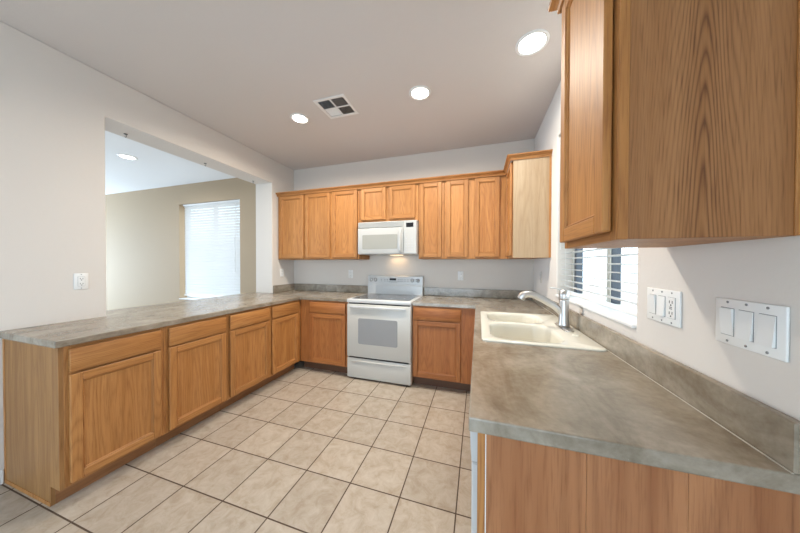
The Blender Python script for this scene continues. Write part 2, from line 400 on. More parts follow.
# left wall with the wide pass-through
OY0, OY1, OZ1 = 1.168, 2.784, 2.432
struct(MB().cells([YF, OY0, OY1, YB], [0, .875, OZ1, H], [[1,1,1],[1,0,1],[1,1,1]], XL2, XL, wall_m, 'xyz'), 'wall_left', bevel=.008, seg=2)
struct(MB().cells([XFL-.2, -6.7, -4.3, -2.55, .15, XR+.2], [0, .0201, 2.1, 2.3, H], [[1,1,1,1,1],[1,0,1,0,1],[1,0,1,1,1],[1,1,1,1,1]], YF-.2, YF, wall_m, 'yz'), 'wall_front')
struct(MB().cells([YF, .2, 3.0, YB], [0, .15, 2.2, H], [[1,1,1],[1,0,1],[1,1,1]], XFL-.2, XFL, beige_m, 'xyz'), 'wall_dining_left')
struct(MB().box((XL, YF, 0), (XL+.014, .72, .085), white, .004), 'baseboard_left')
struct(MB().box((XR-.014, YF, 0), (XR, .70, .085), white, .004), 'baseboard_right')

# outside
g = MB().box((-25, -25, -.35), (25, 25, -.15), ground_m).build('ground'); g['kind'] = 'structure'

# kitchen window
def sash_window(name, n, y0, y1, z0, z1, x0, x1):
    root = struct(MB(). cells([y0, y0+.04, y1-.04, y1], [z0, z0+.035, z1-.035, z1], [[1,1,1],[1,0,1],[1,1,1]], x0, x1, frame_m, 'xyz'), name, bevel=.003)
    return root
w1 = sash_window('window_1', 1, KY0+.001, KY1-.001, KZ0+.001, KZ1-.001, .712, .765)
MB().box((.716, 1.70, KZ0+.036), (.762, 1.742, KZ1-.036), stile_shade, .003).box((.709, 1.702, KZ0+.036), (.716, 1.741, KZ1-.036), frame_m, .002).build('meeting_stile', w1)
MB().box((.716, 2.235, KZ0+.036), (.762, 2.272, KZ1-.036), stile_shade, .003).build('sash_stile', w1)
MB().box((.738, KY0+.04, KZ0+.036), (.742, 1.701, KZ1-.036), glass_m).box((.738, 1.741, KZ0+.036), (.742, 2.236, KZ1-.036), glass_m).build('glass', w1)
MB().box((XR-.012, KY0-.0, KZ0-.0), (.712, KY1, KZ0+.014), white, .003).build('window_sill', w1)
w5 = struct(MB().cells([-2.349, -2.30, -1.48, -1.42, -.60, -.551], [.551, .60, 2.10, 2.149], [[1,1,1,1,1],[1,0,1,0,1],[1,1,1,1,1]], .712, .765, frame_m, 'xyz'), 'added_window_5', bevel=.003)  # unseen window added to carry the blue side fill
MB().box((.738, -2.30, .60), (.742, -1.48, 2.10), glass_m).box((.738, -1.42, .60), (.742, -.60, 2.10), glass_m).build('glass', w5)
# dining window (same kind, other axis)
w2 = struct(MB().cells([WX0, WX0+.04, WX1-.04, WX1], [WZ0, WZ0+.04, WZ1-.04, WZ1], [[1,1,1],[1,0,1],[1,1,1]], YB+.12, YB+.17, white, 'yz'), 'window_2', bevel=.003)
MB().box((-4.56, YB+.125, WZ0+.04), (-4.50, YB+.165, WZ1-.04), white, .003).build('meeting_stile', w2)
MB().box((WX0+.04, YB+.143, WZ0+.04), (-4.56, YB+.147, WZ1-.04), glass_m).box((-4.50, YB+.143, WZ0+.04), (WX1-.04, YB+.147, WZ1-.04), glass_m).build('glass', w2)
MB().box((WX0, YB-.012, WZ0), (WX1, YB+.12, WZ0+.014), white, .003).build('window_sill', w2)
# unseen door added behind the camera to let the rear fill in
d1 = struct(MB().cells([-2.55, -2.49, -1.23, -1.17, .09, .15], [.021, .08, 2.04, 2.1], [[1,1,1,1,1],[1,0,1,0,1],[1,1,1,1,1]], YF-.12, YF-.06, white, 'yz'), 'added_door_1', bevel=.003)
MB().box((-2.49, YF-.095, .08), (-1.23, YF-.09, 2.04), glass_m).box((-1.17, YF-.095, .08), (.09, YF-.09, 2.04), glass_m).build('glass', d1)
w3 = struct(MB().cells([-6.7, -6.64, -5.53, -5.47, -4.36, -4.3], [.021, .08, 2.24, 2.3], [[1,1,1,1,1],[1,0,1,0,1],[1,1,1,1,1]], YF-.12, YF-.06, white, 'yz'), 'added_window_3', bevel=.003)  # unseen dining window added for more light on the ceiling
MB().box((-6.64, YF-.095, .08), (-5.53, YF-.09, 2.24), glass_m).box((-5.47, YF-.095, .08), (-4.36, YF-.09, 2.24), glass_m).build('glass', w3)

w4 = struct(MB().cells([.2, .26, 1.57, 1.63, 2.94, 3.0], [.15, .21, 2.14, 2.2], [[1,1,1,1,1],[1,0,1,0,1],[1,1,1,1,1]], XFL-.14, XFL-.08, white, 'xyz'), 'added_window_4', bevel=.003)  # unseen window added so blue light reaches the dining ceiling
MB().box((XFL-.112, .26, .21), (XFL-.108, 1.57, 2.14), glass_m).box((XFL-.112, 1.63, .21), (XFL-.108, 2.94, 2.14), glass_m).build('glass', w4)

# ------------------------------------------------------------------ blinds (local: length on x, front toward -y, hangs from z=0)
def blind(name, label, L_, drop, pitch, tilt, loc, rotz, wand_x, slat_m, vz=.07):
    t = thing(name, label, 'window blind', loc, rotz)
    MB().box((0, -.028, -min(.05, vz+.01)), (L_, .028, 0), white, .004).box((-.0, -.036, -vz), (L_, -.029, -.002), white, .003).build('headrail', t)
    s = MB(); n = int((drop-vz-.04)/pitch); ct, st = math.cos(tilt), math.sin(tilt)
    for i in range(n):
        z = -vz-.015 - i*pitch; tb = bmesh.new(); hw, th = .025, .0014
        pr = []
        for q in range(5):
            a = -hw + 2*hw*q/4; b = .0035*(1-(a/hw)**2)
            pr.append((a, b))
        poly = [(a, b+th) for a, b in pr] + [(a, b-th) for a, b in pr[::-1]]
        poly = [(a*ct - b*st, z + a*st + b*ct) for a, b in poly]
        A = [tb.verts.new((.004, y, zz)) for y, zz in poly]; B = [tb.verts.new((L_-.004, y, zz)) for y, zz in poly]
        k = len(poly)
        for j in range(k): tb.faces.new((A[j], A[(j+1) % k], B[(j+1) % k], B[j]))
        tb.faces.new(A); tb.faces.new(B); bmesh.ops.recalc_face_normals(tb, faces=tb.faces[:])
        s.merge(tb, slat_m)
    s.build('slats', t)
    zb = -vz-.015 - n*pitch
    MB().box((.002, -.025, zb-.008), (L_-.002, .025, zb+.008), white, .004).build('bottom_rail', t)
    for fx in (.12, .5, .88):
        for sy in (-.027, .027): MB().tube([(L_*fx, sy, -.06), (L_*fx, sy, zb)], .0007, white, 6).build('ladder_cord', t)
    MB().tube([(wand_x, -.04, -.05), (wand_x, -.042, -drop*.72)], .0035, plate_m, 8).build('wand', t)
    return t
blind('window_blind', 'open white slatted blind in the window over the sink', KY1-KY0-.02, KZ1-KZ0-.022, .0425, math.radians(-4), (.655, KY1-.01, KZ1-.004), -PI/2, .06, slat_near)
blind('window_blind', 'nearly closed white slatted blind in the dining room window', 1.375, WZ1-WZ0-.02, .0465, math.radians(70), (WX0+.075, YB+.05, WZ1-.004), 0, 1.28, slat_far, .018)

# ------------------------------------------------------------------ cabinets (local: front toward -y, x to the right, z up)
def door_mesh(x0, x1, z0, z1, yf, zv, zh, root, fw=.046, t=.019, lab=None):
    """framed door with a recessed panel as sub-part"""
    d = MB()
    d.box((x0, yf-t, z0), (x0+fw, yf, z1), zv, .003); d.box((x1-fw, yf-t, z0), (x1, yf, z1), zv, .003)
    d.box((x0+fw, yf-t, z1-fw), (x1-fw, yf, z1), zh, .003); d.box((x0+fw, yf-t, z0), (x1-fw, yf, z0+fw), zh, .003)
    # inner sticking, a small sloped bead
    b = .008
    for (a, c, e, g2, ax) in ((x0+fw, x0+fw+b, z0+fw, z1-fw, 'v'), (x1-fw-b, x1-fw, z0+fw, z1-fw, 'v')):
        d.box((a, yf-t+.005, e), (c, yf-.003, g2), zv, .003)
    for (a, c) in ((z0+fw, z0+fw+b), (z1-fw-b, z1-fw)):
        d.box((x0+fw+b, yf-t+.005, a), (x1-fw-b, yf-.003, c), zh, .003)
    o = d.build('door', root)
    MB().box((x0+fw+.001, yf-t+.011, z0+fw+.001), (x1-fw-.001, yf-.004, z1-fw-.001), zv).build('panel', o)
    return o
def cabinet(name, label, loc, rotz, wd, dp, z0, z1, fronts, mats=(oak_z, oak_x), toe=None, sides=None, stiles=None, group=None, rails=None, body_mat=None):
    zv, zh = mats
    t = thing(name, label, 'cabinet', loc, rotz, group)
    bm_ = body_mat or zv
    e = .0006
    MB().box((e, .019, z0), (wd-e, dp, z1), bm_, .0015).build('body', t)
    fr = MB(); st = stiles or [(0, .04), (wd-.04, wd)]
    for a, b in st: fr.box((max(a, e), 0, z0), (min(b, wd-e), .0188, z1), zv, .0015)
    prev = sorted(st)
    rz = rails or [(z0, z0+.04), (z1-.035, z1)]
    for (a, b), (c, d) in zip(prev, prev[1:]):
        for q0, q1 in rz: fr.box((b, .0005, q0), (c, .0188, q1), zh, .001)
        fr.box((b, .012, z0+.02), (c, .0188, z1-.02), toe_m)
    fr.build('face_frame', t)
    for kind, a, b, c, d in fronts:
        if kind == 'door': door_mesh(a, b, c, d, -.0032, zv, zh, t)
        else: MB().box((a, -.0222, c), (b, -.0032, d), zh, .004, 2).build('drawer', t)
    if toe is not None: MB().box((e, toe, 0), (wd-e, toe+.016, z0-.0005), toe_l if not mats[0] is shade_z else toe_m).box((.03, toe+.02, 0), (wd-.03, dp, z0-.0005), toe_m).build('toe_kick', t)
    return t
XFR = -2.112; ZC = .874; ZB = .108
DR = (.728, .856); DO = (.128, .716); RB = [(ZB, ZB+.035), (.706, .740), (ZC-.032, ZC)]
lc = [
 (.741, 1.190, .757, 1.166, 'oak base cabinet at the near end of the peninsula'),
 (1.190, 1.652, 1.214, 1.636, 'oak peninsula base cabinet, second from the near end'),
 (1.652, 2.130, 1.674, 2.110, 'oak peninsula base cabinet, third from the near end'),
 (2.130, 2.611, 2.150, 2.556, 'oak peninsula base cabinet nearest the inner corner')]
for i, (a, b, c, d, lab) in enumerate(lc):
    st = [(0 if i else .0, c-a+.012), (d-a-.012, b-a)]
    t = cabinet('base_cabinet', lab, (XFR, a, 0), PI/2, b-a, .598, ZB, ZC, [('drawer', c-a, d-a, *DR), ('door', c-a, d-a, *DO)], toe=.09, stiles=st, rails=RB,
            group='oak base cabinets under the peninsula counter')
# finished end of the peninsula
e = thing('cabinet_end_panel', 'oak side panel closing the near end of the peninsula', 'cabinet panel', (XL, .741, 0))
MB().prism([(.002, 0), (.51, 0), (.51, ZB), (.5995, ZB), (.5995, ZC), (.002, ZC)], -.016, -.0005, oak_side, 'y').build('side_panel', e)
MB().box((.002, -.0185, 0), (.022, -.0162, ZC), oak_z, .001).build('scribe_strip', e)
MB().prism([(.022, 0), (.51, 0), (.51, .022), (.022, .022)], -.0185, -.0162, oak_z, 'y', .0005).build('shoe_strip', e)

# back run, left of range
YFR = 2.612
cabinet('base_cabinet', 'oak base cabinet against the back wall left of the range', (XFR, YFR, 0), 0, -1.442-XFR, .598, ZB, ZC,
        [('drawer', .154, .640, *DR), ('door', .154, .640, *DO)], mats=(shade_z, shade_x), toe=.075, stiles=[(0.0, .166), (.628, .67)], rails=RB)
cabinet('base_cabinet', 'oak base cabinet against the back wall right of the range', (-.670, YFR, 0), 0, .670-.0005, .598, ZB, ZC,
        [('drawer', .015, .505, *DR), ('door', .015, .505, *DO)], mats=(shade_z, shade_x), toe=.075, stiles=[(0, .027), (.493, .6695)], rails=RB)
# right run
cabinet('sink_base_cabinet', 'double door oak cabinet under the white sink', (.003, 2.27, 0), -PI/2, .91, .60, ZB, .70,
        [('door', .02, .445, .128, .69), ('door', .465, .89, .128, .69)], mats=(oak_z, oak_x), toe=.075, stiles=[(0, .035), (.44, .47), (.875, .91)])
cabinet('blind_corner_cabinet', 'oak filler cabinet in the corner right of the sink cabinet', (.003, 2.608, 0), -PI/2, .336, .60, ZB, ZC,
        [], mats=(oak_z, oak_x), toe=.075, stiles=[(0, .336)])
MBx = MB().box((0.003, 1.36, .70), (.022, 2.27, ZC), oak_y, .002)
tag(MBx.build('false_drawer_front'), 'level oak apron board below the counter in front of the sink', 'cabinet panel')

# dishwasher
dw = thing('dishwasher', 'white dishwasher under the near end of the right counter', 'dishwasher', (.003, 1.352, 0), -PI/2)
MB().box((.005, .012, .10), (.60, .58, .868), appl).build('body', dw)
MB().box((.003, -.018, .115), (.602, .010, .745), appl, .004).build('door', dw)
cp = MB().prism([(.010, .75), (-.018, .75), (-.021, .79), (-.0235, .862), (-.020, .868), (.010, .868)], .003, .602, appl, 'x').build('control_panel', dw)
MB().box((.08, -.0245, .80), (.3, -.020, .812), gap_m, .001).build('handle', cp)
MB().box((.01, .06, .004), (.595, .075, .098), plain('toe_panel_white', (.7, .7, .7), .5)).build('toe_panel', dw)

# end panel of right run
e = thing('cabinet_end_panel', 'wood end panel facing the camera under the right counter', 'cabinet panel', (0, .693, 0))
p = MB()
for a, b in ((.0225, .247), (.2475, .433), (.4335, .6055)): p.box((a, .0, .0), (b, .018, ZC), oak_end, .0006)
p.build('side_panel', e)
MB().box((.001, -.001, 0), (.0205, .04, ZC), oak_z, .001).build('edge_strip', e)
MB().box((.0205, -.0015, 0), (.0228, .01, ZC), caulk).build('caulk_line', e)
MB().box((.03, .0185, .0), (.60, .045, ZC), oak_end).build('support_board', e)

# ------------------------------------------------------------------ worktops
Z0, Z1 = .8755, .914
BS = 1.014
def worktop(name, label, xs, ys, mask):
    t = thing(name, label, 'countertop', (xs[0], ys[0], 0))
    o = MB().cells([x-xs[0] for x in xs], [y-ys[0] for y in ys], mask, Z0, Z1, lam).build('slab', t, bevel=.005, seg=2)
    return t
t = worktop('countertop', 'grey mottled laminate peninsula counter running left of the range', [-3.045, XL+.0005, -2.087, -1.4415], [.705, OY0+.002, OY1-.002, 2.588, YB-.0005][:3] + [YB-.0005],
            [[0,1,0],[1,1,0],[0,1,0]])
# inner corner piece toward the range and the splashes
o = (-3.045, .705)
bpy.data.objects.remove(t.children[0], do_unlink=True)
xs = [-3.045, XL+.0005, -2.087, -1.4415]; ys = [.705, OY0+.002, 2.588, OY1-.002, YB-.0005]
MB().cells([x-o[0] for x in xs], [y-o[1] for y in ys], [[0,1,0],[1,1,0],[1,1,1],[0,1,1]], Z0, Z1, lam).build('slab', t, bevel=.005, seg=2)
MB().box((XL-o[0]+.0005, OY1+.008-o[1], Z1), (XL-o[0]+.020, YB-o[1]-.0005, BS), lam, .003).build('backsplash', t)
MB().box((XL-o[0]+.0205, YB-.020-o[1], Z1), (-1.4415-o[0], YB-o[1]-.0005, BS), lam, .003).build('backsplash', t)

SX0, SX1, SY0, SY1 = .020, .582, 1.385, 2.235
xs = [-.669, -.022, SX0+.02, SX1-.02, XR-.0005]; ys = [.685, SY0+.02, SY1-.02, 2.588, YB-.0005]
o = (xs[0], ys[0])
t = thing('countertop', 'mottled laminate counter right of the range and around the sink', 'countertop', (o[0], o[1], 0))
MB().cells([x-o[0] for x in xs], [y-o[1] for y in ys], [[0,1,1,1],[0,1,0,1],[0,1,1,1],[1,1,1,1]], Z0, Z1, lam).build('slab', t, bevel=.004, seg=2)
MB().box((-.669-o[0], YB-.020-o[1], Z1), (XR-.0205-o[0], YB-o[1]-.0005, BS), lam, .003).build('backsplash', t)
MB().box((XR-.020-o[0], 0, Z1), (XR-o[0]-.0005, YB-o[1]-.0005, BS), lam, .003).build('backsplash', t)
MB().box((XR-.0225-o[0], .002, Z1), (XR-o[0]-.0195, YB-o[1]-.021, Z1+.0015), caulk_d).build('caulk_line', t)

# ------------------------------------------------------------------ sink
def rrect(x0, x1, y0, y1, r_, n=6):
    P = []
    for cx, cy, a0 in ((x1-r_, y1-r_, 0), (x0+r_, y1-r_, 90), (x0+r_, y0+r_, 180), (x1-r_, y0+r_, 270)):
        for k in range(n+1):
            a = math.radians(a0+90*k/n); P.append((cx+r_*math.cos(a), cy+r_*math.sin(a)))
    return P
def make_sink():
    t = thing('kitchen_sink', 'white double bowl drop-in sink with a faucet ledge', 'sink', (SX0, SY0, Z1))
    W, D = SX1-SX0, SY1-SY0
    bm = bmesh.new()
    zr = .010
    holes = [(.045, .42, .040, .450, .10), (.045, .42, .485, D-.040, .10)]
    # rim: outer skirt then top face with two holes through triangle_fill
    def loop(P, z): return [bm.verts.new((x, y, z)) for x, y in P]
    def bridge(A, B):
        n = len(A)
        for i in range(n): bm.faces.new((A[i], A[(i+1) % n], B[(i+1) % n], B[i]))
    o0 = loop(rrect(0, W, 0, D, .035), .0005); o1 = loop(rrect(.001, W-.001, .001, D-.001, .034), .006); o2 = loop(rrect(.008, W-.008, .008, D-.008, .03), zr)
    bridge(o0, o1); bridge(o1, o2)
    edges = []
    def ed(Lp): 
        for i in range(len(Lp)): edges.append(bm.edges.get((Lp[i], Lp[(i+1) % len(Lp)])) or bm.edges.new((Lp[i], Lp[(i+1) % len(Lp)])))
    ed(o2)
    tops = []
    for (a, b, c, d, rr) in holes:
        h = loop(rrect(a, b, c, d, rr), zr); ed(h); tops.append((h, (a, b, c, d, rr)))
    bmesh.ops.triangle_fill(bm, edges=edges, use_beauty=True)
    for h, (a, b, c, d, rr) in tops:
        prev = h
        for (ins, z) in ((.004, .008), (.009, .0), (.012, -.02), (.022, -.13), (.035, -.160), (.065, -.175)):
            cur = loop(rrect(a+ins, b-ins, c+ins, d-ins, max(.02, rr-ins*.3)), z); bridge(prev, cur); prev = cur
        bm.faces.new(prev)
    bmesh.ops.recalc_face_normals(bm, faces=bm.faces[:])
    mb = MB(); mb.merge(bm, sink_m, True); ob = mb.build('basin', t)
    md = ob.modifiers.new('wall', 'SOLIDIFY'); md.thickness = .004; md.offset = 1
    # offset side is chosen so that the thickness grows downward
    md.offset = -1
    for (a, b, c, d, rr) in holes:
        MB().lathe([(.045, 0), (.045, .003), (.034, .004), (.03, -.0), (0, -.0)], nickel, 'z', ((a+b)/2, (c+d)/2, -.1745)).build('drain', t)
    MB().lathe([(.019, 0), (.019, .003), (.015, .005), (0, .005)], sink_m, 'z', (.50, .235, zr)).build('hole_cover', t)
    return t
make_sink()

# faucet
FX, FY, FZ = .513, 1.80, .9245
fa = thing('kitchen_faucet', 'brushed nickel pull-out faucet on the sink ledge', 'faucet', (FX, FY, FZ))
MB().prism(rrect(-.027, .027, -.115, .115, .026, 8), 0, .007, nickel, 'z', .002).build('base_plate', fa)
MB().lathe([(.033, .006), (.031, .02), (.0285, .035), (.027, .17), (.027, .175)], nickel).build('body', fa)
def curve(P, n=8):
    out = []
    P = [Vector(p) for p in P]; Q = [P[0]*2-P[1]] + P + [P[-1]*2-P[-2]]
    for i in range(1, len(Q)-2):
        for k in range(n):
            s = k/n; a, b, c, d = Q[i-1], Q[i], Q[i+1], Q[i+2]
            out.append(.5*((2*b)+(c-a)*s+(2*a-5*b+4*c-d)*s*s+(3*b-a-3*c+d)*s**3))
    out.append(P[-1]); return out
sp = curve([(-.005, 0, .085), (-.045, 0, .125), (-.10, 0, .160), (-.155, 0, .190), (-.198, 0, .202), (-.230, 0, .194), (-.247, 0, .168)])
rad = [.021+.003*min(1, max(0, (i/len(sp)-.55)*3)) for i in range(len(sp))]
MB().tube(sp, rad, nickel, 18).build('spout', fa)
MB().lathe([(.027, .176), (.028, .18), (.0275, .205), (.023, .225), (.014, .236), (0, .24)], nickel).build('handle_cap', fa)
MB().tube(curve([(-.006, .0, .225), (-.025, .004, .236), (-.05, .012, .243), (-.075, .02, .245)], 5), [.0065]*6+[.004]*10, nickel, 10).build('lever', fa)

# ------------------------------------------------------------------ upper cabinets
UZ0, UZ1, UF = 1.377, 2.288, 2.890
DU = (1.398, 2.252); RU = [(UZ0, UZ0+.04), (2.235, UZ1)]
def upper(label, x0, x1, doors, z0=UZ0, dz=DU, st=None):
    return cabinet('wall_cabinet', label, (x0, UF, 0), 0, x1-x0, YB-UF-.001, z0, UZ1, [('door', a-x0, b-x0, *dz) for a, b in doors],
                   stiles=[(a-x0, b-x0) for a, b in st], rails=[(z0, z0+.04), (2.235, UZ1)], group='oak wall cabinets along the back wall')
upper('single door oak wall cabinet at the left corner', -2.706, -2.256, [(-2.668, -2.268)], st=[(-2.706, -2.655), (-2.28, -2.256)])
upper('double door oak wall cabinet left of the microwave', -2.255, -1.441, [(-2.238, -1.858), (-1.822, -1.462)], st=[(-2.255, -2.226), (-1.87, -1.81), (-1.474, -1.441)])
upper('short double door oak wall cabinet above the microwave', -1.440, -.672, [(-1.405, -1.078), (-1.038, -.710)], z0=1.828, dz=(1.862, 2.252), st=[(-1.44, -1.393), (-1.09, -1.026), (-.722, -.672)])
upper('single door oak wall cabinet right of the microwave', -.671, -.372, [(-.652, -.400)], st=[(-.671, -.640), (-.412, -.372)])
upper('double door oak wall cabinet on the back wall near the window corner', -.371, .2995, [(-.348, -.108), (-.040, .215)], st=[(-.371, -.336), (-.12, -.028), (.203, .2995)])
# right-hand corner unit (front toward -x)
cc = cabinet('corner_wall_cabinet', 'oak wall cabinet in the right corner with pale side panel', (.300, YB-.001, 0), -PI/2, YB-.001-2.4935, .305, UZ0, UZ1,
        [('door', .345, .700, *DU)], stiles=[(0, .357), (.688, .7195)], rails=RU)
MB().box((.7200, .0005, UZ0), (.7265, .3045, UZ1), oak_pale, .001).build('side_panel', cc)
MB().box((.7266, .289, UZ0), (.7325, .3045, UZ1), oak_z, .001).build('scribe_strip', cc)
# crown
prof = [(0.001, 2.258), (.007, 2.258), (.008, 2.266), (.004, 2.268), (.009, 2.277), (.019, 2.286), (.025, 2.289), (.023, 2.292), (.031, 2.296), (.033, 2.306), (.001, 2.306)]
cm = MB().sweep([(-2.705, UF-.0202), (.2785, UF-.0202), (.2785, 2.486), (XR-.001, 2.486)], prof, oak_x).build('crown_molding')
tag(cm, 'oak crown molding along the tops of the back wall cabinets', 'crown molding')

# near right wall cabinet
nc = cabinet('wall_cabinet', 'large oak wall cabinet hanging at the upper right of the photo', (.3075, 1.077, 0), -PI/2, 1.077-.7085, XR-.3075-.001, UZ0, UZ1,
        [('door', .018, .352, *DU)], stiles=[(0, .03), (.338, .3685)], rails=RU)
MB().box((.3686, .019, UZ0), (.3745, .2975, UZ1), oak_veneer, .0008).build('side_panel', nc)
MB().box((.3686, 0, UZ0), (.3748, .0188, UZ1), oak_z, .0008).build('frame_edge', nc)
MB().box((.3746, .284, UZ0), (.3790, .2975, UZ1), oak_z, .001).build('scribe_strip', nc)
cm = MB().sweep([(XR-.001, 1.079), (.2865, 1.079), (.2865, .699), (XR-.001, .699)], [(o, z) for o, z in prof], oak_y).build('crown_molding')
tag(cm, 'oak crown molding on the near right wall cabinet, cut off by the photo edge', 'crown molding')

# ------------------------------------------------------------------ range
SXL = -1.437; SW = .763
st = thing('electric_range', 'white freestanding electric range between the back base cabinets', 'range', (SXL, 2.594, 0))
MB().box((.002, 0, .018), (SW-.002, .60, .885), appl2, .004).build('body', st)
for a in (.04, SW-.04):
    MB().lathe([(.018, 0), (.018, .018)], slot_m, 'z', (a, .06, 0)).build('foot', st)
dr = MB().box((.004, -.024, .022), (SW-.004, -.001, .250), appl2, .008, 2).build('storage_drawer', st)
MB().box((.06, -.032, .205), (SW-.06, -.0235, .222), appl2, .004, 2).build('pull_ridge', dr)
od = MB().box((.004, -.028, .262), (SW-.004, -.001, .862), appl2, .008, 2).build('oven_door', st)
MB().prism(rrect(.145, .612, .415, .705, .018, 4), -.0295, -.0283, owin, 'y').build('window', od)
MB().box((.05, -.050, .822), (SW-.05, -.034, .845), appl, .006, 2).box((.055, -.038, .824), (.085, -.027, .843), appl, .002).box((SW-.085, -.038, .824), (SW-.055, -.027, .843), appl, .002).build('handle', od)
MB().box((.03, -.0284, .251), (SW-.03, -.004, .261), slot_m).build('seam_gap', st)
MB().box((.02, -.012, .8625), (SW-.02, -.001, .8755), slot_m).build('seam_gap', st)
ck = MB().box((0, -.026, .877), (SW, .560, .917), appl, .006, 2).build('cooktop_frame', st)
gl = MB().prism(rrect(.035, SW-.035, .025, .535, .02, 4), .9172, .9195, ctop, 'z').build('glass_cooktop', st)
for (bx, by, br_) in ((.20, .15, .105), (.56, .15, .08), (.20, .41, .08), (.56, .41, .105)):
    MB().lathe([(br_-.004, 0), (br_-.004, .0006), (br_, .0006), (br_, 0)], ring_m, 'z', (bx, by, .9196), 40, closed=False).build('burner_ring', gl)
bg = MB().prism([(.560, .900), (.545, .905), (.545, 1.03), (.552, 1.055), (.560, 1.150), (.575, 1.165), (.612, 1.165), (.612, .900)], 0, SW, appl, 'x').build('backguard', st, bevel=.004, seg=2)
for kx in (.045, .11, SW-.14, SW-.065):
    k = MB().lathe([(.020, 0), (.019, .012), (.014, .022), (0, .022)], appl, '-y', (kx, .5545, 1.105), 20)
    k.box((kx-.003, .530, 1.090), (kx+.003, .5365, 1.120), gap_m)
    kn = k.build('knob', bg)
    MB().lathe([(.026, 0), (.026, .0016), (.021, .0016), (.021, 0)], gap_m, '-y', (kx, .5556, 1.105), 20, closed=False).build('dial_ring', kn)
MB().box((.315, .550, 1.100), (.405, .5558, 1.128), black_m, .001).build('display', bg)
for i, bx in enumerate((.19, .24, .275, .43, .455, .48, .52, .56)):
    for k in range(2): MB().box((bx, .5502, 1.086+.022*k), (bx+.014, .5545+.0008*k, 1.093+.022*k), gap_m).build('button', bg)
MB().box((.30, .550, 1.078), (.42, .5542, 1.084), gap_m).build('touch_strip', bg)

# ------------------------------------------------------------------ microwave
MX, MYF, MZ0, MZ1 = -1.421, 2.830, 1.434, 1.8265
mw = thing('microwave', 'white over-the-range microwave under the short oak cabinet', 'microwave', (MX, MYF, MZ0))
MWW, MH = .747, MZ1-MZ0
MB().box((.001, 0, 0), (MWW-.001, YB-MYF-.002, MH), mw_m, .003).build('body', mw)
gr = MB().box((.004, -.018, MH-.074), (.585, -.001, MH-.002), grille_m, .003)
for i in range(7): gr.box((.012, -.0215, MH-.066+i*.0085), (.578, -.0175, MH-.0615+i*.0085), mw_m)
gr.build('vent_grille', mw)
md_ = MB().box((.004, -.026, .004), (.585, -.001, MH-.078), mw_m, .006, 2).build('door', mw)
MB().prism(rrect(.065, .515, .062, .235, .012, 4), -.0276, -.0262, mwin, 'y').build('window', md_)
MB().tube(curve([(.556, -.030, .022), (.556, -.048, .05), (.556, -.054, .15), (.556, -.048, .26), (.556, -.030, .292)], 5), .018, mw_m, 14).build('handle', md_)
cpn = MB().box((.589, -.024, .004), (MWW-.004, -.001, MH-.002), mw_m, .004).build('control_panel', mw)
MB().box((.622, -.0262, MH-.080), (.708, -.0242, MH-.030), black_m, .001).build('display', cpn)
key_m = plain('key_grey', (.50, .50, .52), .5)
for iy in range(5):
    for ix in range(3):
        if iy == 4 and ix == 1: continue
        MB().box((.614+ix*.034, -.0252, .05+iy*.032), (.614+ix*.034+.018, -.0240, .05+iy*.032+.010), key_m).build('key', cpn)
bt = bpy.data.lights.new('cooktop_light', 'AREA'); bt.shape = 'RECTANGLE'; bt.size = .16; bt.size_y = .06; bt.energy = .38; bt.color = (1, .66, .34)
bo = bpy.data.objects.new('cooktop_light', bt); C.objects.link(bo); bo.location = (MX+.40, 3.12, MZ0-.012)
MB().box((.32, .275, -.005), (.48, .335, -.0005), lens_micro, .001).build('lamp_lens', mw)

# ------------------------------------------------------------------ electrical plates (local: front toward -y, centre at origin)
def plate(name, label, cat, loc, rotz, gangs, group=None, mat=plate_m):
    """gangs: list of 'rocker' / 'duplex' / 'gfci'"""
    n = len(gangs); W = .070 + .046*(n-1); Hh = .114
    t = thing(name, label, cat, loc, rotz, group)
    MB().box((-W/2, -.006, -Hh/2), (W/2, -.0004, Hh/2), mat, .0025, 2).build('cover_plate', t)
    for i, gk in enumerate(gangs):
        cx = (i-(n-1)/2)*.046
        if gk.startswith('rocker'):
            MB().box((cx-.0175, -.0066, -.0345), (cx+.0175, -.0061, .0345), gap_m).build('bezel', t)
            up = gk[-1] != 'd'
            poly = [(-.0064, -.033), (-.0064 - (.001 if up else .006), -.033), (-.0064-.0035, 0), (-.0064-(.006 if up else .001), .033), (-.0064, .033)]
            MB().prism(poly, cx-.0162, cx+.0162, mat, 'x').build('rocker', t)
        else:
            f_ = MB().box((cx-.0165, -.0085, -.0335), (cx+.0165, -.0061, .0335), mat, .001).build('receptacle', t)
            MB().box((cx-.0175, -.0065, -.0345), (cx+.0175, -.00605, .0345), gap_m).build('bezel', t)
            for cz in (.018, -.018):
                for q0, q1 in ((-.0075, -.0050), (.0050, .0075)): MB().box((cx+q0, -.0089, cz-.003), (cx+q1, -.0084, cz+.006), slot_m).build('slot', f_)
                MB().lathe([(.0028, 0), (.0028, .0005)], slot_m, '-y', (cx, -.0084, cz-.0085), 10).build('ground_hole', f_)
            if gk == 'gfci':
                for q0 in (-.004, .001): MB().box((cx-.006, -.0093, q0), (cx+.006, -.0085, q0+.003), gap_m).build('test_button', f_)
        for cz in (.0485, -.0485): MB().lathe([(.003, 0), (.003, .0009), (0, .0009)], gap_m, '-y', (cx, -.0060, cz), 10).build('screw', t)
    return t
plate('light_switch', 'white triple rocker switch plate on the right wall above the counter end', 'light switch', (XR, .801, 1.177), -PI/2, ['rocker', 'rockerd', 'rockerd'])
plate('switch_and_outlet', 'white plate with two rockers and an outlet beside the sink window', 'light switch', (XR, 1.084, 1.178), -PI/2, ['rocker', 'rockerd', 'gfci'])
plate('wall_outlet', 'white outlet on the big left wall above the peninsula counter', 'outlet', (XL, 1.037, 1.189), PI/2, ['duplex'])
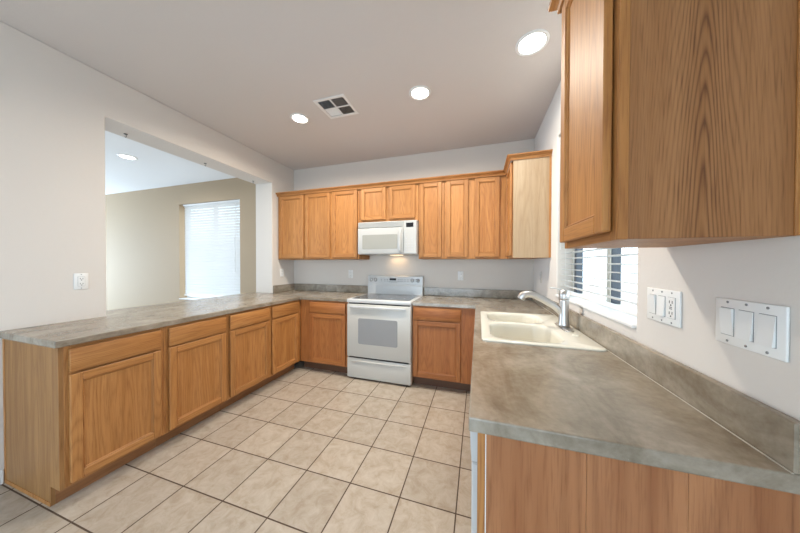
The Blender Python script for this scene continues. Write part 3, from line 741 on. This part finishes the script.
plate('wall_outlet', 'small white outlet on the narrow wall left of the corner cabinet', 'outlet', (XL, 2.962, 1.188), PI/2, ['duplex'])
plate('wall_outlet', 'white outlet on the back wall left of the range', 'outlet', (-1.735, YB, 1.172), 0, ['duplex'])
plate('wall_outlet', 'white outlet on the back wall right of the range', 'outlet', (-.206, YB, 1.172), 0, ['duplex'])
plate('wall_outlet', 'painted beige outlet on the right wall behind the faucet', 'outlet', (XR, 2.84, 1.19), -PI/2, ['duplex'], mat=plate_b)

# ------------------------------------------------------------------ ceiling fixtures
def downlight(label, x, y, rad, lens, power, col):
    t = thing('recessed_light', label, 'ceiling light', (x, y, H), 0)
    MB().lathe([(rad, -.001), (rad+.004, -.008), (rad+.020, -.006), (rad+.022, -.0005)], white, 'z', (0, 0, 0), 40, closed=False).build('trim_ring', t)
    MB().lathe([(0, -.0055), (rad*.8, -.0055), (rad+.001, -.003)], lens, 'z', (0, 0, 0), 40, closed=False).build('lens', t)
    l = bpy.data.lights.new('downlight', 'AREA'); l.shape = 'DISK'; l.size = rad*1.9; l.energy = power; l.color = col; l.spread = math.radians(165)
    o = bpy.data.objects.new('downlight', l); C.objects.link(o); o.location = (x, y, H-.012)
downlight('round recessed ceiling light nearest the pass-through, left of the vent', -1.692, 2.092, .068, lens_warm, 25, (1, .90, .78))
downlight('round recessed ceiling light right of the vent, middle of three', -.474, 2.078, .070, lens_warm, 26, (1, .92, .80))
downlight('round recessed ceiling light nearest the sink window', .326, 1.826, .078, lens_cool, 8, (.95, 1, .98))
downlight('round recessed ceiling light over the dining room seen through the opening', -4.53, 2.16, .075, lens_cool, 16, (.95, .97, 1))

cv = thing('ceiling_vent', 'square white ceiling air vent between two recessed lights', 'vent', (-1.245, 2.04, H), 0)
MB().cells([-.155, -.125, .125, .155], [-.145, -.115, .115, .145], [[1,1,1],[1,0,1],[1,1,1]], -.007, -.0005, white).build('frame', cv, bevel=.003)
MB().box((-.125, -.115, -.002), (.125, .115, -.0006), slot_m).build('backing', cv)
MB().box((-.125, -.006, -.007), (.125, .006, -.002), white).box((-.006, -.115, -.0068), (.006, .115, -.002), white).build('cross_bar', cv)
lv = MB()
for (x0, x1, y0, y1, d) in ((-.122, -.008, .010, .112, 'a'), (.008, .122, .010, .112, 'b'), (-.122, -.008, -.112, -.010, 'c'), (.008, .122, -.112, -.010, 'd')):
    pass
def blade(p0, p1, off, tl=.0055):
    """thin louvre from p0 to p1 leaning by off"""
    t_ = bmesh.new(); a, b = Vector((*p0, -.0065)), Vector((*p1, -.0065)); s_ = Vector((off[0], off[1], .0040))
    n_ = Vector((off[1], -off[0], 0)).normalized()*0 + Vector((0, 0, .0008))
    vv = [t_.verts.new(q) for q in (a, b, b+s_, a+s_, a+n_, b+n_, b+s_+n_, a+s_+n_)]
    for q in [(3,2,1,0),(4,5,6,7),(0,1,5,4),(1,2,6,5),(2,3,7,6),(3,0,4,7)]: t_.faces.new([vv[i] for i in q])
    bmesh.ops.recalc_face_normals(t_, faces=t_.faces[:]); lv.merge(t_, white)
for i in range(7):
    y = .018+i*.0145; blade((-.122, y), (-.008, y), (0, -.009)); 
    x = .016+i*.0155; blade((x, -.112), (x, -.010), (-.005, 0))
    y = -.108+i*.0145; blade((-.122, y), (-.008, y), (0, .005))
    x = .016+i*.0155; blade((x, .010), (x, .112), (-.0015, 0))
lv.build('louvres', cv)

hk = None
for y, lab in ((1.375, 'small metal ceiling hook under the header, nearest the camera'), (2.036, 'small metal ceiling hook under the middle of the header'), (2.66, 'small metal ceiling hook under the far end of the header')):
    if hk is None:
        hk = thing('ceiling_hook', lab, 'hook', (-2.905, y, OZ1), 0, 'hooks under the pass-through header')
        MB().lathe([(.013, -.0004), (.013, -.003), (.006, -.006), (0, -.006)], dark_metal, 'z', (0, 0, 0), 16).build('base', hk)
        MB().tube([(.010*math.sin(a)*1.0, 0, -.018-.0+.012*math.cos(a)) for a in [k*PI/8 for k in range(0, 13)]], .0018, dark_metal, 8).build('hook', hk)
    else: dup(hk, (-2.905, y, OZ1), 0, lab)
